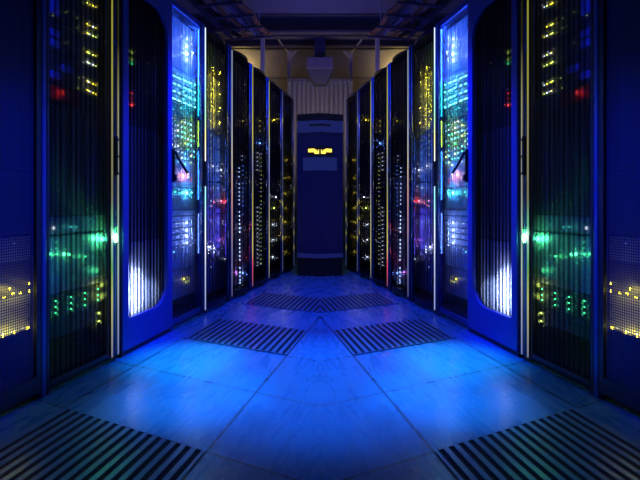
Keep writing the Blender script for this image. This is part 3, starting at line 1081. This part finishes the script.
    # added coloured area lamps at both inner edges, brightening this cabinet's units
    for side, zc, ln, c, p in ((0, 1.93, 0.42, (0.02, 0.10, 1.0), 2.6), (1, 1.93, 0.42, (0.03, 0.13, 1.0), 2.0),
                               (0, 1.2, 0.9, (0.01, 0.07, 1.0), 1.6), (1, 1.62, 0.26, (0.02, 0.8, 0.9), 0.25), (1, 1.36, 0.2, (0.4, 0.8, 0.03), 0.2),
                               (1, 1.05, 0.36, (0.05, 0.3, 1.0), 0.5), (0, 0.62, 0.3, (0.01, 0.06, 1.0), 0.9), (0, 0.28, 0.3, (0.0, 0.03, 1.0), 0.9), (1, 0.62, 0.3, (0.15, 0.30, 1.0), 0.3)):
        o = lamp('AREA', 'interior_fill', (s * (0.03 if side == 0 else W - 0.10), 0.020, zc), c, p, parent=cabs[3], shape='RECTANGLE', size=ln, size_y=0.015)
        o.rotation_euler = (0, math.radians((90 if side else -90) * s), 0)

    # ---- cabinet 4 : yellow-green
    R = Rack(4, s)
    lay = [('blank', 1.88, 2.14, 'dark green blanking panel at the top of the %s yellow-green cabinet', 'face', 'blanking_panel', 'panel'),
           ('switch', 1.60, 1.877, 'upper switch with dashes of yellow light, %s yellow-green cabinet', 'face_mid', 'network_switch', 'switch'),
           ('switch', 1.30, 1.597, 'lower switch with dashes of yellow light, %s yellow-green cabinet', 'face_mid', 'network_switch', 'switch'),
           ('server', 1.02, 1.297, 'server with scattered white lights in the %s yellow-green cabinet', 'face_mid', 'rack_server', 'server'),
           ('server', 0.76, 1.017, 'server with red glow at its far edge, %s yellow-green cabinet', 'face_mid', 'rack_server', 'server'),
           ('server', 0.46, 0.757, 'server with a bright white lamp over a looping cable, %s row', 'face_mid', 'rack_server', 'server'),
           ('blank', 0.12, 0.457, 'dark blanking panel at the foot of the %s yellow-green cabinet', 'face', 'blanking_panel', 'panel')]
    for kind, a, b, lab, m_, nm, ct in lay:
        R.unit(kind, a, b, lab, m_, name=nm, cat=ct)
    for q in range(12):
        R.led(211, 83 + 6.5 * q, 'lime', 1.5, 0.018, 0.007)
        R.led(219, 88 + 6.5 * q, 'lime', 1.5, 0.022, 0.007)
    for py, p in ((74, .2), (84, .3), (96, .35), (110, .35), (124, .25)):
        R.led(214.5, py, 'yellow', 2.5, 0.016, 0.014, p, 0.025)
    for px, py, c, st, p in ((213, 166, 'white', 6, .03), (221, 170, 'white', 14, .05), (221, 176, 'ice', 5, 0), (222, 164, 'white', 3, 0), (218, 188, 'ice', 3, .03),
                             (221, 201, 'ice', 8, .05), (211, 201, 'ice', 4, 0), (211, 206, 'ice', 3, 0), (227, 201, 'red', 8, .5),
                             (211, 221, 'ice', 2, 0), (218, 222, 'ice', 2, .03), (224, 240, 'magenta', 2, .10), (210, 247, 'white', 30, .15), (214, 251, 'ice', 6, .03),
                             (211, 267, 'ice', 2, 0), (225, 259, 'white', 4, .01)):
        R.led(px, py, c, st, 0.016 if st > 5 else 0.010, 0.014 if st > 5 else 0.010, p, 0.025)
    for side, zc, ln, c, p in ((0, 1.80, 0.6, (0.25, 0.5, 0.02), 0.8), (0, 1.15, 0.7, (0.02, 0.10, 1.0), 2.2), (0, 0.65, 0.3, (0.05, 0.05, 1.0), 1.2), (0, 0.28, 0.3, (0.0, 0.03, 1.0), 0.6), (1, 0.6, 0.4, (0.1, 0.08, 1.0), 0.4),
                               (1, 1.15, 0.5, (0.05, 0.2, 1.0), 0.3)):
        o = lamp('AREA', 'interior_fill', (s * (0.03 if side == 0 else W - 0.14), 0.014, zc), c, p, parent=cabs[4], shape='RECTANGLE', size=ln, size_y=0.012)  # added fills colouring the units of this cabinet
        o.rotation_euler = (0, math.radians((90 if side else -90) * s), 0)
    # loose cable looping in front of the white-lamp server
    org = Vector(cab_origin(4, s))
    pts = []
    ua_, za_ = uz(4, 211, 250, 0.012)
    ub_, zb_ = uz(4, 227, 262, 0.012)
    for q in range(13):
        f = q / 12
        pts.append((0.04 + (W - 0.10 - 0.04) * f, 0.024, za_ + (zb_ - za_) * f - 0.03 * math.sin(math.pi * f)))
    c_ = MB().tube(pts, 0.006, 8).build('patch_cable', MT['cable_black'], None, s, smooth=True, loc=org)
    c_.rotation_euler = (0, 0, cab_rot(s))
    tag(c_, 'black patch cable looping below the white lamp of the %s yellow-green cabinet' % sd, 'cable', 'loose patch cables')

    # ---- cabinet 5
    R = Rack(5, s)
    R.unit('blank', 1.60, 2.14, 'black panel in the upper part of the %s first bowed-door cabinet', 'face', name='blanking_panel', cat='panel')
    R.unit('switch', 1.10, 1.597, 'switch with two pale marks in the %s first bowed-door cabinet', 'face', name='network_switch', cat='switch')
    R.unit('server', 0.60, 1.097, 'storage unit with upper half of a pale dotted column, %s first bowed-door cabinet', 'face_mid', name='storage_unit', cat='server')
    R.unit('server', 0.10, 0.597, 'storage unit with violet lamp under the pale dotted column, %s row', 'face_mid', name='storage_unit', cat='server')
    R.led(243, 121, 'yellow', 5, 0.012, 0.012, .01)
    R.led(242, 156, 'ice', 2, 0.020, 0.012)
    R.led(242, 160, 'ice', 1.2, 0.020, 0.012)
    for q in range(30):
        if q % 7 != 3:
            R.led(239 + 0.04 * q, 168 + 4.0 * q, 'ice', 5.0 if q < 12 else 9.0, 0.016, 0.010)
            if q < 12:
                R.led(243, 166 + 4.4 * q, 'blue', 4.0, 0.012, 0.010)
    R.led(243, 273, 'blue', 16, 0.02, 0.02, .15, 0.02)
    R.led(236, 272, 'magenta', 6, 0.016, 0.016, .05, 0.02)
    R.led(241, 228, 'ice', 5, 0.02, 0.012, .02)

    # ---- cabinet 6
    R = Rack(6, s)
    R.unit('blank', 1.72, 2.14, 'black panel in the upper part of the %s second bowed-door cabinet', 'face', name='blanking_panel', cat='panel')
    R.unit('server', 1.46, 1.717, 'unit with three stacked white lights and a blue one, %s second bowed-door cabinet', 'face')
    R.unit('switch', 0.88, 1.457, 'tall switch with upper twin columns of dotted lights, %s second bowed-door cabinet', 'face', name='network_switch', cat='switch')
    R.unit('switch', 0.20, 0.877, 'tall switch with lower twin columns of dotted lights, %s second bowed-door cabinet', 'face', name='network_switch', cat='switch')
    for py in (121, 126, 131):
        R.led(260, py, 'yellow', 5, 0.012, 0.012)
    R.led(260, 144, 'blue', 30, 0.020, 0.020, .12, 0.03)
    for q in range(28):
        py = 153 + 4.2 * q
        if not 170 < py < 205:
            R.led(257.5, py, 'white', 5, 0.016, 0.009)
        R.led(261, py + 1, 'lime' if q % 3 else 'ice', 3, 0.014, 0.008)

    # ---- cabinets 7 and 8
    R = Rack(7, s)
    R.unit('blank', 1.45, 2.14, 'black panel with one high light in the %s third bowed-door cabinet', 'face', name='blanking_panel', cat='panel')
    for q, (a, b) in enumerate(((0.84, 0.98), (0.62, 0.837), (0.42, 0.617), (0.18, 0.417))):
        R.unit('server', a, b, '%s server from the top with one white light, %%s third bowed-door cabinet' % ORD[q], 'face')
    R.unit('blank', 0.983, 1.447, 'black middle panel of the %s third bowed-door cabinet', 'face', name='blanking_panel', cat='panel')
    for px, py, c in ((274, 120, 'yellow'), (276, 197, 'white'), (274, 208, 'lime'), (273, 224, 'white'), (273, 240, 'white'), (273, 257, 'white')):
        R.led(px, py, c, 14, 0.018, 0.016, .05, 0.03)
    R = Rack(8, s)
    R.unit('blank', 1.52, 2.14, 'black panel in the upper part of the %s last cabinet', 'face', name='blanking_panel', cat='panel')
    R.unit('server', 1.00, 1.517, 'upper server with two small lights in the %s last cabinet', 'face')
    R.unit('server', 0.60, 0.997, 'middle server with small yellow lights in the %s last cabinet', 'face')
    R.unit('server', 0.18, 0.597, 'lower server with small yellow lights in the %s last cabinet', 'face')
    for px, py in ((287, 160), (286, 178), (286, 193), (286, 208), (286, 222), (286, 237), (286, 252)):
        R.led(px, py, 'yellow', 5, 0.014, 0.014, .05, 0.03)

    for k in (4, 5, 6, 7, 8):
        for zz in (0.5, 1.05, 1.6, 2.0):
            lamp('POINT', 'edge_fill', (s * (W - 0.17), -0.055, zz), (0.75, 0.82, 1.0), 0.03, parent=cabs[k], shadow_soft_size=0.008)  # added white fill lamps in front of the rods, greying their blue
    # added coloured lamps that put bright spots on the rods of the far cabinets
    for k, zz, c, p in ((7, 1.84, 'yellow', .05), (7, 0.84, 'yellow', .06), (7, 0.64, 'yellow', .06), (7, 0.43, 'yellow', .06),
                        (5, 0.30, 'red', .12), (5, 0.58, 'red', .08), (6, 1.48, 'blue', .15), (5, 1.75, 'yellow', .03), (6, 1.75, 'yellow', .03)):
        lamp('POINT', 'edge_fill', (s * (W - 0.145), -0.045, zz), LEDC[c], p, parent=cabs[k], shadow_soft_size=0.008)

# ------------------------------------------------------------------ cooling unit at the end of the aisle
CY = 5.5
cu = thing('cooling_unit', 'tall dark blue cooling unit with amber display closing the end of the aisle', 'cooling unit', (0, CY, 0))
hw = 0.268
V = 0.10
T_ = 1.88


def vee(off=0.0, back=0.6):
    return [(-hw, V + off), (0, off), (hw, V + off), (hw, back), (-hw, back)]


MB().prism_z(vee(0.01), 0.235, 1.70).build('body', MT['unit'], cu)
MB().prism_z([(-hw + .01, V + .03), (0, .03), (hw - .01, V + .03), (hw - .01, .58), (-hw + .01, .58)], 0.0, 0.215).build('plinth', MT['black'], cu)
MB().prism_z(vee(-0.006), 0.215, 0.262).build('bumper', MT['unit_light'], cu)
MB().prism_z(vee(0.0), 1.665, 1.805).build('upper_panel', MT['unit_light'], cu, bevel=0.004)
MB().prism_z(vee(-0.004), 1.81, T_).build('top_cap', MT['black'], cu)


def vpatch(x0, x1, z0, z1, y_off, th):
    m = MB()
    for sg in (-1, 1):
        a, b = max(x0, 0.0), x1
        pa = [(sg * a, y_off + V * a / hw - th), (sg * b, y_off + V * b / hw - th), (sg * b, y_off + V * b / hw + 0.004), (sg * a, y_off + V * a / hw + 0.004)]
        m.prism_z(pa, z0, z1)
    return m


vpatch(0, 0.125, 1.735, 1.758, 0.0, 0.003).build('intake_slot', MT['black'], cu)
vpatch(0, 0.197, 1.225, 1.375, 0.01, 0.004).build('name_plate', MT['unit_light'], cu)
vpatch(0, 0.150, 1.385, 1.505, 0.01, 0.004).build('display', MT['black'], cu)
amber = emission('amber_display', (1.0, 0.62, 0.06), 2.6)
for sg in (-1, 1):
    m = MB()
    for x0, x1, z0, z1 in ((0.062, 0.136, 1.436, 1.474), (0.012, 0.06, 1.415, 1.445), (0.012, 0.020, 1.415, 1.462), (0.040, 0.066, 1.420, 1.462)):
        pa = [(sg * x0, 0.01 + V * x0 / hw - 0.0065), (sg * x1, 0.01 + V * x1 / hw - 0.0065), (sg * x1, 0.01 + V * x1 / hw - 0.003), (sg * x0, 0.01 + V * x0 / hw - 0.003)]
        m.prism_z(pa, z0, z1)
    m.build('display_segment', amber, cu)

# ------------------------------------------------------------------ far end: strip curtain, duct hood, posts, trays
m = MB()
n = 14
cw = 1.04
for q in range(n):
    x0 = -cw / 2 + cw * q / n
    x1 = x0 + cw / n
    xm = (x0 + x1) / 2
    m.prism_z([(x0 + 0.004, 0.03), (xm - 0.01, 0.0), (xm + 0.01, 0.0), (x1 - 0.004, 0.03), (x1 - 0.004, 0.036), (x0 + 0.004, 0.036)], 0.0, 2.76)
m.box(-cw / 2, cw / 2, 0.03, 0.06, 2.73, 2.80)
o = m.build('corrugated_screen', MT['curtain'], loc=(0, 7.5, 0))
tag(o, 'grey corrugated screen standing behind the cooling unit below the ceiling duct', 'screen')

dt = thing('ceiling_duct', 'grey square ceiling duct tapering downwards above the corrugated screen', 'duct', (0, 7.0, 3.5))
MB().box(-0.185, 0.185, -0.2, 0.2, -0.74, -0.58).build('collar', MT['duct'], dt, bevel=0.006)
MB().box(-0.08, 0.08, -0.08, 0.08, -0.58, 0.0).build('riser', MT['beam'], dt)
m = MB()
a = [(-0.19, -0.19, -0.74), (0.19, -0.19, -0.74), (0.19, 0.19, -0.74), (-0.19, 0.19, -0.74)]
b = [(-0.09, -0.09, -0.93), (0.09, -0.09, -0.93), (0.09, 0.09, -0.93), (-0.09, 0.09, -0.93)]
m.quadloop(a, b)
m.f.append((4, 5, 6, 7))
m.build('funnel', MT['dark_duct'], dt)

for s in (1, -1):
    sd = SIDE[s]
    for (xx, yy, top, lab) in ((-0.835, 7.0, 3.5, 'grey steel post from floor to ceiling, nearer of two behind the %s row'),
                               (-0.51, 7.92, 3.5, 'grey steel post with bracket, farther of two behind the %s row')):
        t = thing('support_post', lab % sd, 'post', (s * xx, yy, 0), 0, 'steel support posts')
        r = 0.030
        MB().box(-r, r, -r, r, 0.012, top).build('shaft', MT['pipe'], t, s, bevel=0.004)
        MB().box(-0.07, 0.07, -0.07, 0.07, 0, 0.012).build('base_plate', MT['pipe'], t, s)
        m = MB().prism_y([(r, top - 0.26), (r + 0.10, top - 0.14), (r + 0.10, top - 0.11), (r, top - 0.20)], -0.02, 0.02)
        m.build('bracket', MT['pipe'], t, s)
    o = MB().tube([(s * -0.80, 6.9, 3.47), (s * -0.51, 7.87, 3.31)], 0.014, 8).build('stay_rod', MT['pipe'], smooth=True)
    tag(o, 'thin steel rod running between the two posts under the ceiling, %s side' % sd, 'rod', 'stay rods')

    # ladder tray above the cabinets
    base = Vector((-0.50 - 1.61, 0.0, 0.0))
    a = cab_rot(s)
    y0 = 4.3
    org = (s * (-1.61 - 0.36 + 0.2 * y0), y0, 2.98)
    t = thing('cable_tray', 'ladder cable tray hung over the %s row of cabinets' % sd, 'cable tray', org, a, 'ladder cable trays')
    L = 1.95
    for dd in (0.0, 0.42):
        MB().box(0, L, dd, dd + 0.02, 0, 0.09).build('side_rail', MT['beam'], t, s)
    for q in range(6):
        uu = 0.1 + q * 0.35
        MB().box(uu, uu + 0.03, -0.14, 0.42, -0.025, -0.001).build('rung', MT['beam'], t, s)
    for q in range(3):
        for dd in (0.005, 0.43):
            MB().tube([(0.2 + q * 0.8, dd + 0.005, 0.05), (0.2 + q * 0.8, dd + 0.005, 0.52)], 0.008, 6).build('hanger_rod', MT['pipe'], t, s)
    for q, (dd, mm, rr, lab) in enumerate(((-0.055, 'cable_brown', 0.034, 'thick orange-brown cable bundle nearest the aisle on the %s ladder tray'),
                                           (0.10, 'cable_grey', 0.028, 'grey cable bundle in the middle of the %s ladder tray'),
                                           (0.21, 'cable_brown', 0.026, 'thinner brown cable bundle on the %s ladder tray'),
                                           (0.335, 'cable_black', 0.030, 'black cable bundle farthest from the aisle on the %s ladder tray'))):
        pts = [(L * f / 24.0, dd + 0.02 * math.sin(f * 0.7 + q * 2), 0.002 + rr + 0.010 * abs(math.sin(f * 0.9 + q))) for f in range(25)]
        o = MB().tube(pts, rr, 8).build('cable_bundle', MT[mm], None, s, smooth=True, loc=org)
        o.rotation_euler = (0, 0, a)
        tag(o, lab % sd, 'cable', 'cables on the ladder trays')
